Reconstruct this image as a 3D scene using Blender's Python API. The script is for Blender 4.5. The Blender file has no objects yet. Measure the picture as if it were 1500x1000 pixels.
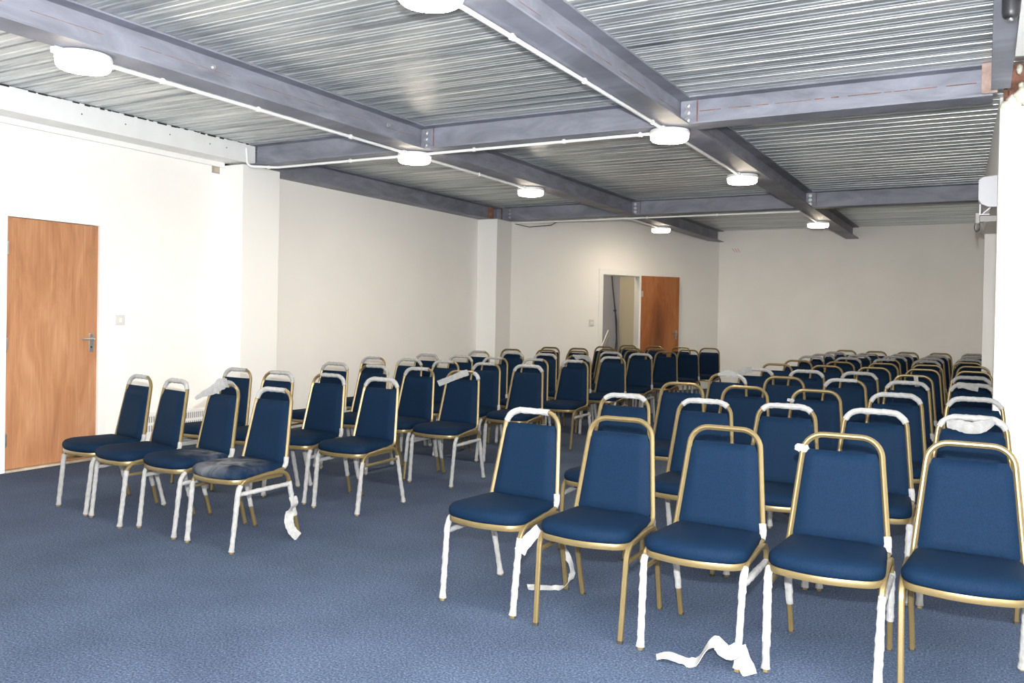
import bpy, math, random
from mathutils import Vector, Matrix
random.seed(7)
PI = math.pi
scene = bpy.context.scene
COL = scene.collection

# ------------------------------------------------------------------ materials
def new_mat(name):
    m = bpy.data.materials.new(name); m.use_nodes = True
    nt = m.node_tree
    return m, nt, nt.nodes['Principled BSDF']

def N(nt, t, **k):
    n = nt.nodes.new(t)
    for a, v in k.items(): setattr(n, a, v)
    return n

def setin(n, **k):
    for a, v in k.items():
        n.inputs[a.replace('_', ' ')].default_value = v

def ramp(nt, stops):
    r = N(nt, 'ShaderNodeValToRGB')
    while len(r.color_ramp.elements) < len(stops): r.color_ramp.elements.new(.5)
    for e, (p, c) in zip(r.color_ramp.elements, stops):
        e.position = p; e.color = tuple(c) + ((1,) if len(c) == 3 else ())
    return r

def plain(name, col, rough=.6, metal=0., spec=None, noise=0., nscale=20, bump=0., bscale=200, stretch=(1, 1, 1)):
    m, nt, b = new_mat(name)
    b.inputs['Base Color'].default_value = (*col, 1)
    b.inputs['Roughness'].default_value = rough
    b.inputs['Metallic'].default_value = metal
    if spec is not None: b.inputs['Specular IOR Level'].default_value = spec
    if noise or bump:
        tc = N(nt, 'ShaderNodeTexCoord'); mp = N(nt, 'ShaderNodeMapping')
        mp.inputs['Scale'].default_value = stretch
        nt.links.new(tc.outputs['Object'], mp.inputs['Vector'])
    if noise:
        n = N(nt, 'ShaderNodeTexNoise'); setin(n, Scale=nscale, Detail=4.)
        nt.links.new(mp.outputs['Vector'], n.inputs['Vector'])
        lo = tuple(c * (1 - noise) for c in col); hi = tuple(min(1, c * (1 + noise)) for c in col)
        r = ramp(nt, [(.3, lo), (.7, hi)])
        nt.links.new(n.outputs['Fac'], r.inputs['Fac']); nt.links.new(r.outputs['Color'], b.inputs['Base Color'])
    if bump:
        n2 = N(nt, 'ShaderNodeTexNoise'); setin(n2, Scale=bscale, Detail=3.)
        nt.links.new(mp.outputs['Vector'], n2.inputs['Vector'])
        bp = N(nt, 'ShaderNodeBump'); setin(bp, Strength=bump, Distance=.002)
        nt.links.new(n2.outputs['Fac'], bp.inputs['Height']); nt.links.new(bp.outputs['Normal'], b.inputs['Normal'])
    return m

M = {}
M['wall'] = plain('painted_wall', (.90, .875, .83), .75, noise=.02, nscale=1.2, bump=.15, bscale=60)
M['farwall'] = plain('painted_wall_back', (.90, .87, .815), .75, noise=.03, nscale=1.5, bump=.15, bscale=60)
M['white'] = plain('white_gloss_paint', (.86, .86, .82), .45)
M['whitebeam'] = plain('white_painted_steel', (.85, .85, .83), .5, noise=.03, nscale=6)
M['pillar'] = plain('white_pillar_paint', (.86, .85, .82), .7)
M['plastic'] = plain('white_plastic', (.82, .82, .80), .4)
M['switchwhite'] = plain('switch_plastic', (.66, .62, .60), .4)
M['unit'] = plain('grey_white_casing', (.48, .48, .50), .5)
M['conduit'] = plain('white_conduit', (.88, .88, .86), .4)
M['paper'] = plain('white_paper', (.27, .267, .26), .85, noise=.14, nscale=40, bump=.9, bscale=110)
M['black'] = plain('black_plastic', (.015, .015, .018), .4)
M['cable'] = plain('black_cable', (.02, .02, .022), .5)
M['bolt'] = plain('zinc_bolt', (.7, .7, .7), .35, .9)
M['chrome'] = plain('satin_steel', (.62, .62, .62), .3, .9)
M['rust'] = plain('rusty_steel', (.25, .12, .08), .8, .2, noise=.5, nscale=14)
M['primer'] = plain('bare_steel_block', (.42, .30, .25), .7, .1, noise=.25, nscale=18)
M['foam'] = plain('plaster_lumps', (.82, .80, .66), .9, noise=.08, nscale=20, bump=.8, bscale=30)
M['thresh'] = plain('threshold_wood', (.48, .40, .30), .7, noise=.2, nscale=12)
M['grey'] = plain('grey_room_paint', (.34, .34, .38), .8)
M['beige'] = plain('beige_room_paint', (.50, .45, .32), .8)
M['red'] = plain('red_marker', (.6, .04, .05), .6)
M['foot'] = plain('dark_foot_plastic', (.03, .025, .02), .5)
M['radiator'] = plain('radiator_enamel', (.80, .79, .76), .4)
M['slot'] = plain('grille_shadow', (.30, .29, .28), .7)

# gold painted tube
m, nt, b = new_mat('gold_tube'); M['gold'] = m
b.inputs['Base Color'].default_value = (.175, .130, .058, 1); b.inputs['Metallic'].default_value = .45
b.inputs['Roughness'].default_value = .36

# steel beams: mill scale grey-violet with streaks
m, nt, b = new_mat('mill_steel'); M['steel'] = m
tc = N(nt, 'ShaderNodeTexCoord'); mp = N(nt, 'ShaderNodeMapping'); mp.inputs['Scale'].default_value = (1, 1, 3)
nt.links.new(tc.outputs['Object'], mp.inputs['Vector'])
n = N(nt, 'ShaderNodeTexNoise'); setin(n, Scale=1.6, Detail=7., Roughness=.62, Distortion=.9)
nt.links.new(mp.outputs['Vector'], n.inputs['Vector'])
r = ramp(nt, [(.3, (.16, .165, .195)), (.5, (.235, .242, .285)), (.68, (.31, .32, .375)), (.76, (.33, .31, .30))])
nt.links.new(n.outputs['Fac'], r.inputs['Fac']); nt.links.new(r.outputs['Color'], b.inputs['Base Color'])
b.inputs['Metallic'].default_value = .12; b.inputs['Roughness'].default_value = .58
n2 = N(nt, 'ShaderNodeTexNoise'); setin(n2, Scale=40., Detail=4.); nt.links.new(tc.outputs['Object'], n2.inputs['Vector'])
bp = N(nt, 'ShaderNodeBump'); setin(bp, Strength=.15, Distance=.003)
nt.links.new(n2.outputs['Fac'], bp.inputs['Height']); nt.links.new(bp.outputs['Normal'], b.inputs['Normal'])

# galvanised deck
m, nt, b = new_mat('galvanised_deck'); M['deck'] = m
tc = N(nt, 'ShaderNodeTexCoord'); mp = N(nt, 'ShaderNodeMapping'); mp.inputs['Scale'].default_value = (.5, 7, 1)
nt.links.new(tc.outputs['Object'], mp.inputs['Vector'])
n = N(nt, 'ShaderNodeTexNoise'); setin(n, Scale=1.6, Detail=7., Roughness=.62, Distortion=.25)
nt.links.new(mp.outputs['Vector'], n.inputs['Vector'])
r = ramp(nt, [(.28, (.20, .22, .24)), (.43, (.48, .51, .52)), (.58, (.70, .72, .71)), (.74, (.92, .91, .84))])
nt.links.new(n.outputs['Fac'], r.inputs['Fac']); nt.links.new(r.outputs['Color'], b.inputs['Base Color'])
v = N(nt, 'ShaderNodeTexVoronoi'); setin(v, Scale=55.); nt.links.new(tc.outputs['Object'], v.inputs['Vector'])
r2 = ramp(nt, [(0, (.36, .36, .36)), (1, (.52, .52, .52))])
nt.links.new(v.outputs['Distance'], r2.inputs['Fac']); nt.links.new(r2.outputs['Color'], b.inputs['Roughness'])
b.inputs['Metallic'].default_value = .62

# carpet
m, nt, b = new_mat('blue_carpet'); M['carpet'] = m
tc = N(nt, 'ShaderNodeTexCoord')
n = N(nt, 'ShaderNodeTexNoise'); setin(n, Scale=110., Detail=5., Roughness=.75)
nt.links.new(tc.outputs['Object'], n.inputs['Vector'])
r = ramp(nt, [(.30, (.012, .017, .031)), (.46, (.035, .051, .089)), (.57, (.068, .094, .150)), (.70, (.17, .21, .285))])
nt.links.new(n.outputs['Fac'], r.inputs['Fac'])
n3 = N(nt, 'ShaderNodeTexNoise'); setin(n3, Scale=2.5, Detail=3.); nt.links.new(tc.outputs['Object'], n3.inputs['Vector'])
r3 = ramp(nt, [(.35, (.88, .88, .88)), (.65, (1.08, 1.08, 1.06))]); nt.links.new(n3.outputs['Fac'], r3.inputs['Fac'])
mx = N(nt, 'ShaderNodeMix', data_type='RGBA', blend_type='MULTIPLY'); mx.inputs[0].default_value = 1
nt.links.new(r.outputs['Color'], mx.inputs[6]); nt.links.new(r3.outputs['Color'], mx.inputs[7])
nt.links.new(mx.outputs[2], b.inputs['Base Color'])
b.inputs['Roughness'].default_value = .95; b.inputs['Specular IOR Level'].default_value = .15
bp = N(nt, 'ShaderNodeBump'); setin(bp, Strength=.6, Distance=.004)
nt.links.new(n.outputs['Fac'], bp.inputs['Height']); nt.links.new(bp.outputs['Normal'], b.inputs['Normal'])

# navy fabric (and dusty version for two seats)
def fabric(name, dust):
    m, nt, b = new_mat(name)
    tc = N(nt, 'ShaderNodeTexCoord')
    n = N(nt, 'ShaderNodeTexNoise'); setin(n, Scale=260., Detail=2.)
    nt.links.new(tc.outputs['Object'], n.inputs['Vector'])
    r = ramp(nt, [(.3, (.0007, .0065, .0190)), (.7, (.0020, .0138, .0365))])
    nt.links.new(n.outputs['Fac'], r.inputs['Fac'])
    out = r.outputs['Color']
    if dust:
        mp = N(nt, 'ShaderNodeMapping'); mp.inputs['Location'].default_value = dust[1]
        nt.links.new(tc.outputs['Object'], mp.inputs['Vector'])
        g = N(nt, 'ShaderNodeTexGradient', gradient_type='SPHERICAL')
        mp.inputs['Scale'].default_value = dust[2]
        nt.links.new(mp.outputs['Vector'], g.inputs['Vector'])
        d = N(nt, 'ShaderNodeTexNoise'); setin(d, Scale=9., Detail=5., Distortion=.6)
        nt.links.new(tc.outputs['Object'], d.inputs['Vector'])
        rr = ramp(nt, [(.38, (0, 0, 0)), (.72, (1, 1, 1))]); nt.links.new(d.outputs['Fac'], rr.inputs['Fac'])
        ml = N(nt, 'ShaderNodeMath', operation='MULTIPLY'); ml.use_clamp = True
        nt.links.new(g.outputs['Fac'], ml.inputs[0]); nt.links.new(rr.outputs['Color'], ml.inputs[1])
        m2 = N(nt, 'ShaderNodeMath', operation='MULTIPLY'); m2.inputs[1].default_value = dust[0]; m2.use_clamp = True
        nt.links.new(ml.outputs[0], m2.inputs[0])
        mx = N(nt, 'ShaderNodeMix', data_type='RGBA')
        nt.links.new(m2.outputs[0], mx.inputs[0]); nt.links.new(out, mx.inputs[6]); mx.inputs[7].default_value = (.20, .20, .205, 1)
        out = mx.outputs[2]
    nt.links.new(out, b.inputs['Base Color'])
    b.inputs['Roughness'].default_value = .75; b.inputs['Specular IOR Level'].default_value = .10
    b.inputs['Sheen Weight'].default_value = .0; b.inputs['Sheen Tint'].default_value = (.3, .5, .9, 1)
    bp = N(nt, 'ShaderNodeBump'); setin(bp, Strength=.25, Distance=.001)
    nt.links.new(n.outputs['Fac'], bp.inputs['Height']); nt.links.new(bp.outputs['Normal'], b.inputs['Normal'])
    return m
M['fabric'] = fabric('navy_fabric', None)
M['dusty'] = fabric('navy_fabric_dusty', (1.7, (.02, .62, -.91), (4.2, 4.6, 2)))
M['slightdust'] = fabric('navy_fabric_slightly_dusty', (1.1, (-.4, -.1, -.9), (5, 5, 2)))

# wooden doors
def wood(name, cols, stain=0, knots=True):
    m, nt, b = new_mat(name)
    tc = N(nt, 'ShaderNodeTexCoord'); mp = N(nt, 'ShaderNodeMapping'); mp.inputs['Scale'].default_value = (2.6, 2.6, .55)
    nt.links.new(tc.outputs['Object'], mp.inputs['Vector'])
    n = N(nt, 'ShaderNodeTexNoise'); setin(n, Scale=2.6, Detail=6., Roughness=.55, Distortion=1.1)
    nt.links.new(mp.outputs['Vector'], n.inputs['Vector'])
    r = ramp(nt, [(.3, cols[0]), (.5, cols[1]), (.7, cols[2])])
    nt.links.new(n.outputs['Fac'], r.inputs['Fac'])
    mp2 = N(nt, 'ShaderNodeMapping'); mp2.inputs['Scale'].default_value = (60, 60, 1.5)
    nt.links.new(tc.outputs['Object'], mp2.inputs['Vector'])
    n2 = N(nt, 'ShaderNodeTexNoise'); setin(n2, Scale=1.5, Detail=3.); nt.links.new(mp2.outputs['Vector'], n2.inputs['Vector'])
    r2 = ramp(nt, [(.3, (.86, .86, .86)), (.7, (1.06, 1.06, 1.06))]); nt.links.new(n2.outputs['Fac'], r2.inputs['Fac'])
    mx = N(nt, 'ShaderNodeMix', data_type='RGBA', blend_type='MULTIPLY'); mx.inputs[0].default_value = 1
    nt.links.new(r.outputs['Color'], mx.inputs[6]); nt.links.new(r2.outputs['Color'], mx.inputs[7])
    out = mx.outputs[2]
    if stain:
        g = N(nt, 'ShaderNodeTexGradient', gradient_type='SPHERICAL'); mp3 = N(nt, 'ShaderNodeMapping')
        mp3.inputs['Location'].default_value = (-1.7, 0, -1.55); mp3.inputs['Scale'].default_value = (4.6, 4, 1.5)
        nt.links.new(tc.outputs['Object'], mp3.inputs['Vector']); nt.links.new(mp3.outputs['Vector'], g.inputs['Vector'])
        ml = N(nt, 'ShaderNodeMath', operation='MULTIPLY'); ml.inputs[1].default_value = stain
        nt.links.new(g.outputs['Fac'], ml.inputs[0])
        mx2 = N(nt, 'ShaderNodeMix', data_type='RGBA')
        nt.links.new(ml.outputs[0], mx2.inputs[0]); nt.links.new(out, mx2.inputs[6]); mx2.inputs[7].default_value = (.08, .03, .015, 1)
        out = mx2.outputs[2]
    nt.links.new(out, b.inputs['Base Color']); b.inputs['Roughness'].default_value = .5
    b.inputs['Specular IOR Level'].default_value = .3
    return m
M['door'] = wood('veneer_door', [(.33, .145, .070), (.43, .205, .100), (.50, .26, .14)])
M['door2'] = wood('stained_veneer_door', [(.27, .085, .032), (.34, .125, .045), (.40, .16, .06)], .75)

def emis(name, col, s):
    m, nt, b = new_mat(name)
    b.inputs['Emission Color'].default_value = (*col, 1); b.inputs['Emission Strength'].default_value = s
    b.inputs['Base Color'].default_value = (.9, .9, .88, 1)
    return m
LAMP = 112.0
M['softglow'] = emis('lit_diffuser_rim', (1, .9, .75), 7.0)
M['glow'] = emis('lit_diffuser', (1, .85, .65), LAMP)

# ------------------------------------------------------------------ mesh helpers
class MB:
    def __init__(s): s.v = []; s.f = []
    def add(s, vs, fs):
        o = len(s.v); s.v += [tuple(v) for v in vs]; s.f += [tuple(i + o for i in f) for f in fs]; return s
    def box(s, a, b):
        x0, y0, z0 = a; x1, y1, z1 = b
        vs = [(x0, y0, z0), (x1, y0, z0), (x1, y1, z0), (x0, y1, z0), (x0, y0, z1), (x1, y0, z1), (x1, y1, z1), (x0, y1, z1)]
        return s.add(vs, [(0, 3, 2, 1), (4, 5, 6, 7), (0, 1, 5, 4), (1, 2, 6, 5), (2, 3, 7, 6), (3, 0, 4, 7)])
    def obox(s, o, ux, uy, a, b):
        """box in a rotated horizontal frame: origin o, unit vectors ux, uy"""
        k = len(s.v); s.box(a, b)
        for i in range(k, len(s.v)):
            x, y, z = s.v[i]
            s.v[i] = (o[0] + ux[0] * x + uy[0] * y, o[1] + ux[1] * x + uy[1] * y, z)
        return s
    def tube(s, pts, sec, up=(1, 0, 0), cap=True, scl=None, jit=0, rnd=None, closed=False):
        pts = [Vector(p) for p in pts]; n = len(pts); k = len(sec)
        up = Vector(up); rings = []; ref = None
        for i, p in enumerate(pts):
            if closed: t = pts[(i + 1) % n] - pts[i - 1]
            else: t = (pts[min(i + 1, n - 1)] - pts[max(i - 1, 0)])
            t.normalize()
            if ref is None: ref = up
            ref = (ref - t * ref.dot(t)); ref.normalize()
            w = t.cross(ref)
            sc = scl[i] if scl else 1
            for (a, b) in sec:
                j = 1 + (rnd.uniform(-jit, jit) if jit else 0)
                rings.append(p + ref * a * sc * j + w * b * sc * j)
        fs = []
        for i in range(n if closed else n - 1):
            for j in range(k):
                i2 = (i + 1) % n
                fs.append((i * k + j, i * k + (j + 1) % k, i2 * k + (j + 1) % k, i2 * k + j))
        if cap and not closed:
            fs.append(tuple(range(k))[::-1]); fs.append(tuple((n - 1) * k + j for j in range(k)))
        return s.add(rings, fs)
    def lathe(s, c, prof, seg=32):
        vs = []; fs = []
        for r, z in prof:
            for j in range(seg):
                a = 2 * PI * j / seg; vs.append((c[0] + r * math.cos(a), c[1] + r * math.sin(a), c[2] + z))
        for i in range(len(prof) - 1):
            for j in range(seg):
                fs.append((i * seg + j, i * seg + (j + 1) % seg, (i + 1) * seg + (j + 1) % seg, (i + 1) * seg + j))
        fs.append(tuple(range(seg))[::-1]); fs.append(tuple((len(prof) - 1) * seg + j for j in range(seg)))
        return s.add(vs, fs)
    def mesh(s, name, mat, smooth=False, angle=40):
        me = bpy.data.meshes.new(name); me.from_pydata(s.v, [], s.f); me.materials.append(mat); me.update()
        if smooth:
            me.polygons.foreach_set('use_smooth', [True] * len(me.polygons))
            me.set_sharp_from_angle(angle=math.radians(angle))
        return me
    def build(s, name, mat, parent=None, smooth=False, angle=40, bevel=0):
        return link(name, s.mesh(name, mat, smooth, angle), parent, bevel)

def link(name, me, parent=None, bevel=0):
    o = bpy.data.objects.new(name, me); COL.objects.link(o)
    if parent is not None: o.parent = parent
    if bevel:
        b = o.modifiers.new('bevel', 'BEVEL'); b.width = bevel; b.segments = 2; b.limit_method = 'ANGLE'
    return o

def tag(o, label, cat, group=None):
    o['label'] = label; o['category'] = cat
    if group: o['group'] = group
    return o

def empty(name, loc, label, cat, group=None, rz=0):
    o = bpy.data.objects.new(name, None); COL.objects.link(o); o.location = loc; o.rotation_euler = (0, 0, rz)
    o.empty_display_size = .1
    return tag(o, label, cat, group)

def struct(o): o['kind'] = 'structure'; return o

def circ(r, k=10, ry=None):
    ry = ry or r
    return [(r * math.cos(2 * PI * i / k), ry * math.sin(2 * PI * i / k)) for i in range(k)]

def rrect(a, b, c, k=2):
    """rounded rectangle section half sizes a, b, corner c"""
    out = []
    for cx, cy, a0 in ((a - c, b - c, 0), (-(a - c), b - c, PI / 2), (-(a - c), -(b - c), PI), (a - c, -(b - c), 3 * PI / 2)):
        for i in range(k + 1):
            t = a0 + PI / 2 * i / k; out.append((cx + c * math.cos(t), cy + c * math.sin(t)))
    return out

def fillet(P, R, k=6):
    P = [Vector(p) for p in P]; out = [P[0]]
    for i in range(1, len(P) - 1):
        a = (P[i - 1] - P[i]); b = (P[i + 1] - P[i]); la, lb = a.length, b.length; a.normalize(); b.normalize()
        r = R[i - 1]; ang = a.angle(b); d = min(r / math.tan(ang / 2), la * .49, lb * .49); rr = d * math.tan(ang / 2)
        c = P[i] + (a + b).normalized() * (rr / math.sin(ang / 2))
        s = P[i] + a * d - c; e = P[i] + b * d - c; th = s.angle(e)
        for j in range(k + 1):
            t = j / k; out.append(c + (s * math.sin((1 - t) * th) + e * math.sin(t * th)) / math.sin(th))
    out.append(P[-1]); return out

def resample(pts, step):
    pts = [Vector(p) for p in pts]; out = [pts[0]]; acc = 0
    L = [0]
    for i in range(1, len(pts)): L.append(L[-1] + (pts[i] - pts[i - 1]).length)
    n = max(2, int(L[-1] / step)); k = 0
    out = []
    for j in range(n + 1):
        d = L[-1] * j / n
        while k < len(L) - 2 and L[k + 1] < d: k += 1
        t = (d - L[k]) / max(1e-9, L[k + 1] - L[k]); out.append(pts[k].lerp(pts[k + 1], t))
    return out

# ------------------------------------------------------------------ dimensions of the room (metres, z up, y towards the back)
H = 2.931; ZB = 2.724; W2 = .105
XW = -6.64; YF = 15.89; XL1 = -4.386; XL2 = -2.033; YC1 = 6.234; YC2 = 11.381
YN = -3.2; XR = 1.5
CA = (-6.37, 11.5); CB = (-4.36, 15.89)            # angled wall from far pillar to back corner

# camera ------------------------------------------------------------------
F, YAW, PIT, ROL, CY, CZ = 1254.466, 28.85553, -.53893, 1.05232, 472.412, 1.3012
ya, pi_, ro = map(math.radians, (YAW, PIT, ROL))
fw = Vector((-math.sin(ya) * math.cos(pi_), math.cos(ya) * math.cos(pi_), math.sin(pi_)))
r0 = Vector((math.cos(ya), math.sin(ya), 0)); u0 = r0.cross(fw)
rt = r0 * math.cos(ro) + u0 * math.sin(ro); up = u0 * math.cos(ro) - r0 * math.sin(ro)
cam = bpy.data.cameras.new('camera'); co = bpy.data.objects.new('camera', cam); COL.objects.link(co)
cam.sensor_width = 36; cam.lens = F / 1500 * 36; cam.shift_y = -(500 - CY) / 1500; cam.clip_start = .05
co.matrix_world = Matrix(((rt.x, up.x, -fw.x, 0), (rt.y, up.y, -fw.y, 0), (rt.z, up.z, -fw.z, CZ), (0, 0, 0, 1)))
scene.camera = co

# ------------------------------------------------------------------ room shell
struct(MB().box((XW - .3, YN - .2, -.1), (XR + .2, YF + .2, 0)).build('floor', M['carpet']))

# ceiling: galvanised re-entrant decking, ribs run across the room
prof = []; y = YN; P_ = .165
while y < YF + .1:
    prof += [(y, 0), (y + .034, 0), (y + .040, .005), (y + .047, .005), (y + .051, 0),
             (y + .082, 0), (y + .088, .005), (y + .095, .005), (y + .099, 0), (y + .116, 0), (y + .117, .034), (y + .134, .034), (y + .1385, 0)]
    y += P_
mb = MB(); n = len(prof)
mb.add([(XW - .05, p[0], H + p[1]) for p in prof] + [(XR + .05, p[0], H + p[1]) for p in prof],
       [(i, i + 1, n + i + 1, n + i) for i in range(n - 1)])
mb.box((XW - .3, YN - .2, H + .06), (XR + .2, YF + .2, H + .16))
struct(mb.build('ceiling', M['deck']))

# left wall with doorway, from behind the camera to near pillar
D1A, D1B, D1H = 3.915, 4.705, 1.992
mb = MB()
mb.box((XW - .12, YN, 0), (XW, D1A - .03, H)).box((XW - .12, D1B + .03, 0), (XW, 6.06, H)).box((XW - .12, D1A - .03, D1H + .03), (XW, D1B + .03, H))
struct(mb.build('wall_left', M['wall']))
struct(MB().box((-6.82, 6.4, 0), (-6.70, 11.3, H)).build('wall_left_middle', M['wall']))
# angled wall with second doorway
dx, dy = CB[0] - CA[0], CB[1] - CA[1]; LW = math.hypot(dx, dy); ux = (dx / LW, dy / LW); uy = (-ux[1], ux[0])
def along(x, y): return (x - CA[0]) * ux[0] + (y - CA[1]) * ux[1]
S0 = along(-5.64, 13.26); S1 = along(-5.25, 14.02); D2H = 2.0
mb = MB()
mb.obox(CA, ux, uy, (-.02, 0, 0), (S0, .12, H)).obox(CA, ux, uy, (S1, 0, 0), (LW + .1, .12, H)).obox(CA, ux, uy, (S0, 0, D2H), (S1, .12, H))
struct(mb.build('wall_angled', M['wall']))
struct(MB().box((CB[0] - .3, YF, 0), (XR, YF + .12, H)).build('wall_back', M['farwall']))
struct(MB().box((.55, 6.9, 0), (.67, YF, H)).build('wall_right', M['wall']))
struct(MB().box((XR, YN, 0), (XR + .12, 6.9, H)).box((.67, 6.78, 0), (XR, 6.9, H)).build('wall_right_near', M['wall']))
struct(MB().box((XW - .12, YN - .12, 0), (XR + .12, YN, H)).build('wall_front', M['wall']))
struct(MB().box((.114, YN, 2.70), (XR, 5.2, H - .002)).build('trim_1', M['pillar']))
# room behind the angled wall
o = MB()
o.obox(CA, ux, uy, (S0 - .6, 1.3, 0), (S1 + .9, 1.4, H)).obox(CA, ux, uy, (S0 - .7, .12, 0), (S0 - .6, 1.4, H))
struct(o.build('wall_closet_back', M['grey']))
struct(MB().obox(CA, ux, uy, (S1 + .78, .12, 0), (S1 + .88, 1.3, H)).build('wall_closet_side', M['beige']))
# baseboards / door trims
struct(MB().box((XW, YN, 0), (XW + .015, D1A - .08, .1)).box((XW, D1B + .08, 0), (XW + .015, 6.05, .1)).build('baseboard_left', M['white']))
struct(MB().box((-6.70, 6.55, 0), (-6.685, 11.05, .1)).build('baseboard_left_middle', M['white']))
struct(MB().obox(CA, ux, uy, (0, -.015, 0), (S0 - .07, 0, .1)).obox(CA, ux, uy, (S1 + .07, -.015, 0), (LW, 0, .1)).build('baseboard_angled', M['white']))
struct(MB().box((CB[0], YF - .015, 0), (.55, YF, .1)).build('baseboard_back', M['white']))

# pillars
def pillar(name, a, b, label):
    return tag(MB().box(a, b).build(name, M['pillar'], bevel=.004), label, 'pillar')
pillar('pillar', (-6.66, 6.05, 0), (-6.36, 6.55, 2.722), 'white boxed pillar on left wall nearest the camera, under the white beam end')
pillar('pillar', (-6.72, 11.05, 0), (-6.37, 11.5, 2.722), 'white boxed pillar where the left wall meets the angled wall')
pillar('pillar', (-.015, 11.2, 0), (.3, 11.62, 2.66), 'pale pillar far along the right side behind the bright pillar')
# near right pillar: rough top with exposed column
pr = empty('pillar', (.06, 6.2, 0), 'bright white pillar at right edge with crumbled plaster and rusty steel at its top', 'pillar')
MB().box((0, 0, 0), (.5, .45, 2.66)).build('pillar_casing', M['pillar'], pr, bevel=.006)
rnd = random.Random(3)
mb = MB()
def lump(mb, c, r, rnd, seg=12, rings=8):
    vs = []; fs = []
    for i in range(rings + 1):
        th = PI * i / rings
        for j in range(seg):
            ph = 2 * PI * j / seg; q = 1 + rnd.uniform(-.16, .16)
            vs.append((c[0] + r[0] * q * math.sin(th) * math.cos(ph), c[1] + r[1] * q * math.sin(th) * math.sin(ph), c[2] + r[2] * q * math.cos(th)))
    for i in range(rings):
        for j in range(seg): fs.append((i * seg + j, i * seg + (j + 1) % seg, (i + 1) * seg + (j + 1) % seg, (i + 1) * seg + j))
    mb.add(vs, fs)
for c, r in (((.035, .02, 2.665), (.035, .04, .035)), ((.08, .01, 2.69), (.05, .05, .05)), ((.13, -.02, 2.72), (.06, .06, .055)), ((.165, -.05, 2.76), (.05, .05, .045)),
             ((.20, -.08, 2.80), (.05, .06, .05)), ((.26, -.10, 2.84), (.07, .09, .07)), ((.10, .2, 2.70), (.10, .1, .07)), ((.27, .08, 2.77), (.09, .09, .12)), ((.3, .2, 2.74), (.13, .12, .13)),
             ((.10, -.06, 2.87), (.018, .03, .03)), ((.15, -.09, 2.885), (.022, .03, .025)), ((.115, -.04, 2.775), (.02, .025, .02)), ((.34, -.35, 2.84), (.1, .2, .09)), ((.24, -.42, 2.89), (.05, .12, .04))):
    lump(mb, c, r, rnd)
mb.build('crumbled_plaster', M['foam'], pr, smooth=True, angle=80)
MB().box((.02, .04, 2.55), (.24, .052, 2.93)).box((.02, .2, 2.55), (.24, .212, 2.93)).box((.12, .052, 2.55), (.132, .2, 2.93)).box((.04, -.18, 2.74), (.05, .04, 2.925)).build('steel_stub', M['rust'], pr)

# ------------------------------------------------------------------ steel beams
def ibeam_mb(x0, x1, along_y, c, w=W2, z0=ZB, z1=H, tf=.012, tw=.01, notch0=0, notch1=0):
    mb = MB()
    def bx(a0, a1, b0, b1, za, zb):
        if along_y: mb.box((b0, a0, za), (b1, a1, zb))
        else: mb.box((a0, b0, za), (a1, b1, zb))
    bx(x0, x1, c - w, c + w, z0, z0 + tf); bx(x0, x1, c - w, c + w, z1 - tf - .001, z1 - .001)
    bx(x0 - notch0, x1 + notch1, c - tw / 2, c + tw / 2, z0 + tf, z1 - tf)
    return mb

def bolt(parent, p, axis, r=.014):
    # hexagonal head with washer, axis 'y-' or 'x+'
    mb = MB()
    for rr, h0, h1, k in ((r * 1.5, 0, .004, 16), (r, .004, .016, 6)):
        vs = []
        for h in (h0, h1):
            for j in range(k):
                a = 2 * PI * j / k
                vs.append((rr * math.cos(a), -h, rr * math.sin(a)) if axis == 'y-' else (h, rr * math.cos(a), rr * math.sin(a)))
        mb.add(vs, [(j, (j + 1) % k, k + (j + 1) % k, k + j) for j in range(k)] + [tuple(range(k)), tuple(range(k, 2 * k))])
    o = mb.build('bolt', M['bolt'], parent); o.location = p; return o

def cross_beam(x0, x1, yc, label, notch0=.09, notch1=.09, plates=True):
    mb = ibeam_mb(x0, x1, False, 0, notch0=notch0, notch1=notch1)
    root = empty('steel_cross_beam', (0, yc, 0), label, 'beam', 'steel cross beams')
    mb.build('web_and_flanges', M['steel'], root)
    if plates:
        xs = x0 - notch0
        MB().box((xs, -.017, ZB + .022), (xs + notch0 + .03, -.005, H - .022)).build('fin_plate', M['steel'], root)
        for k in range(3): bolt(root, (xs + .052, -.017, ZB + .05 + k * .053), 'y-')
        MB().box((x0 + .03, -.0075, ZB + .012), (x0 + .038, -.005, H - .012)).build('weld_line', M['rust'], root)
    return root
xa, xb = XL1, XL2
cross_beam(-6.36, xa - W2, YC1, 'grey steel cross beam from near left pillar to the first long beam', 0, .09, False)
cross_beam(xa + W2 , xb - W2, YC1, 'nearer grey steel cross beam between the two long beams')
c1 = cross_beam(xb + W2, .02, YC1, 'steel cross beam with rust line and brown end block at upper right', .09, 0)
MB().box((-.045, -.115, ZB + .014), (.045, -.09, H - .006)).build('end_block', M['primer'], c1, bevel=.002)
mb = MB()   # thin broken rust line along the web
rnd = random.Random(11); x = xb + W2 + .05
while x < -.1:
    l = rnd.uniform(.04, .3); mb.box((x, -.0065, ZB + .108), (min(x + l, -.06), -.005, ZB + .108 + rnd.uniform(.003, .007))); x += l + rnd.uniform(.01, .06)
mb.build('rust_line', M['rust'], c1)
cj = cross_beam(-6.385, xa - W2, YC2, 'far grey steel cross beam starting at far left pillar', 0, .09, True)
MB().box((-6.485, -.022, ZB + .015), (-6.475, .0, H - .015)).build('cleat', M['rust'], cj)
MB().box((-6.70, .03, ZB - .0), (-6.37, .045, H - .004)).build('backing_plate', M['steel'], cj)
cross_beam(xa + W2, xb - W2, YC2, 'far grey steel cross beam between the two long beams')
cross_beam(xb + W2, .0, YC2, 'far grey steel cross beam running to the right edge')

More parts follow.
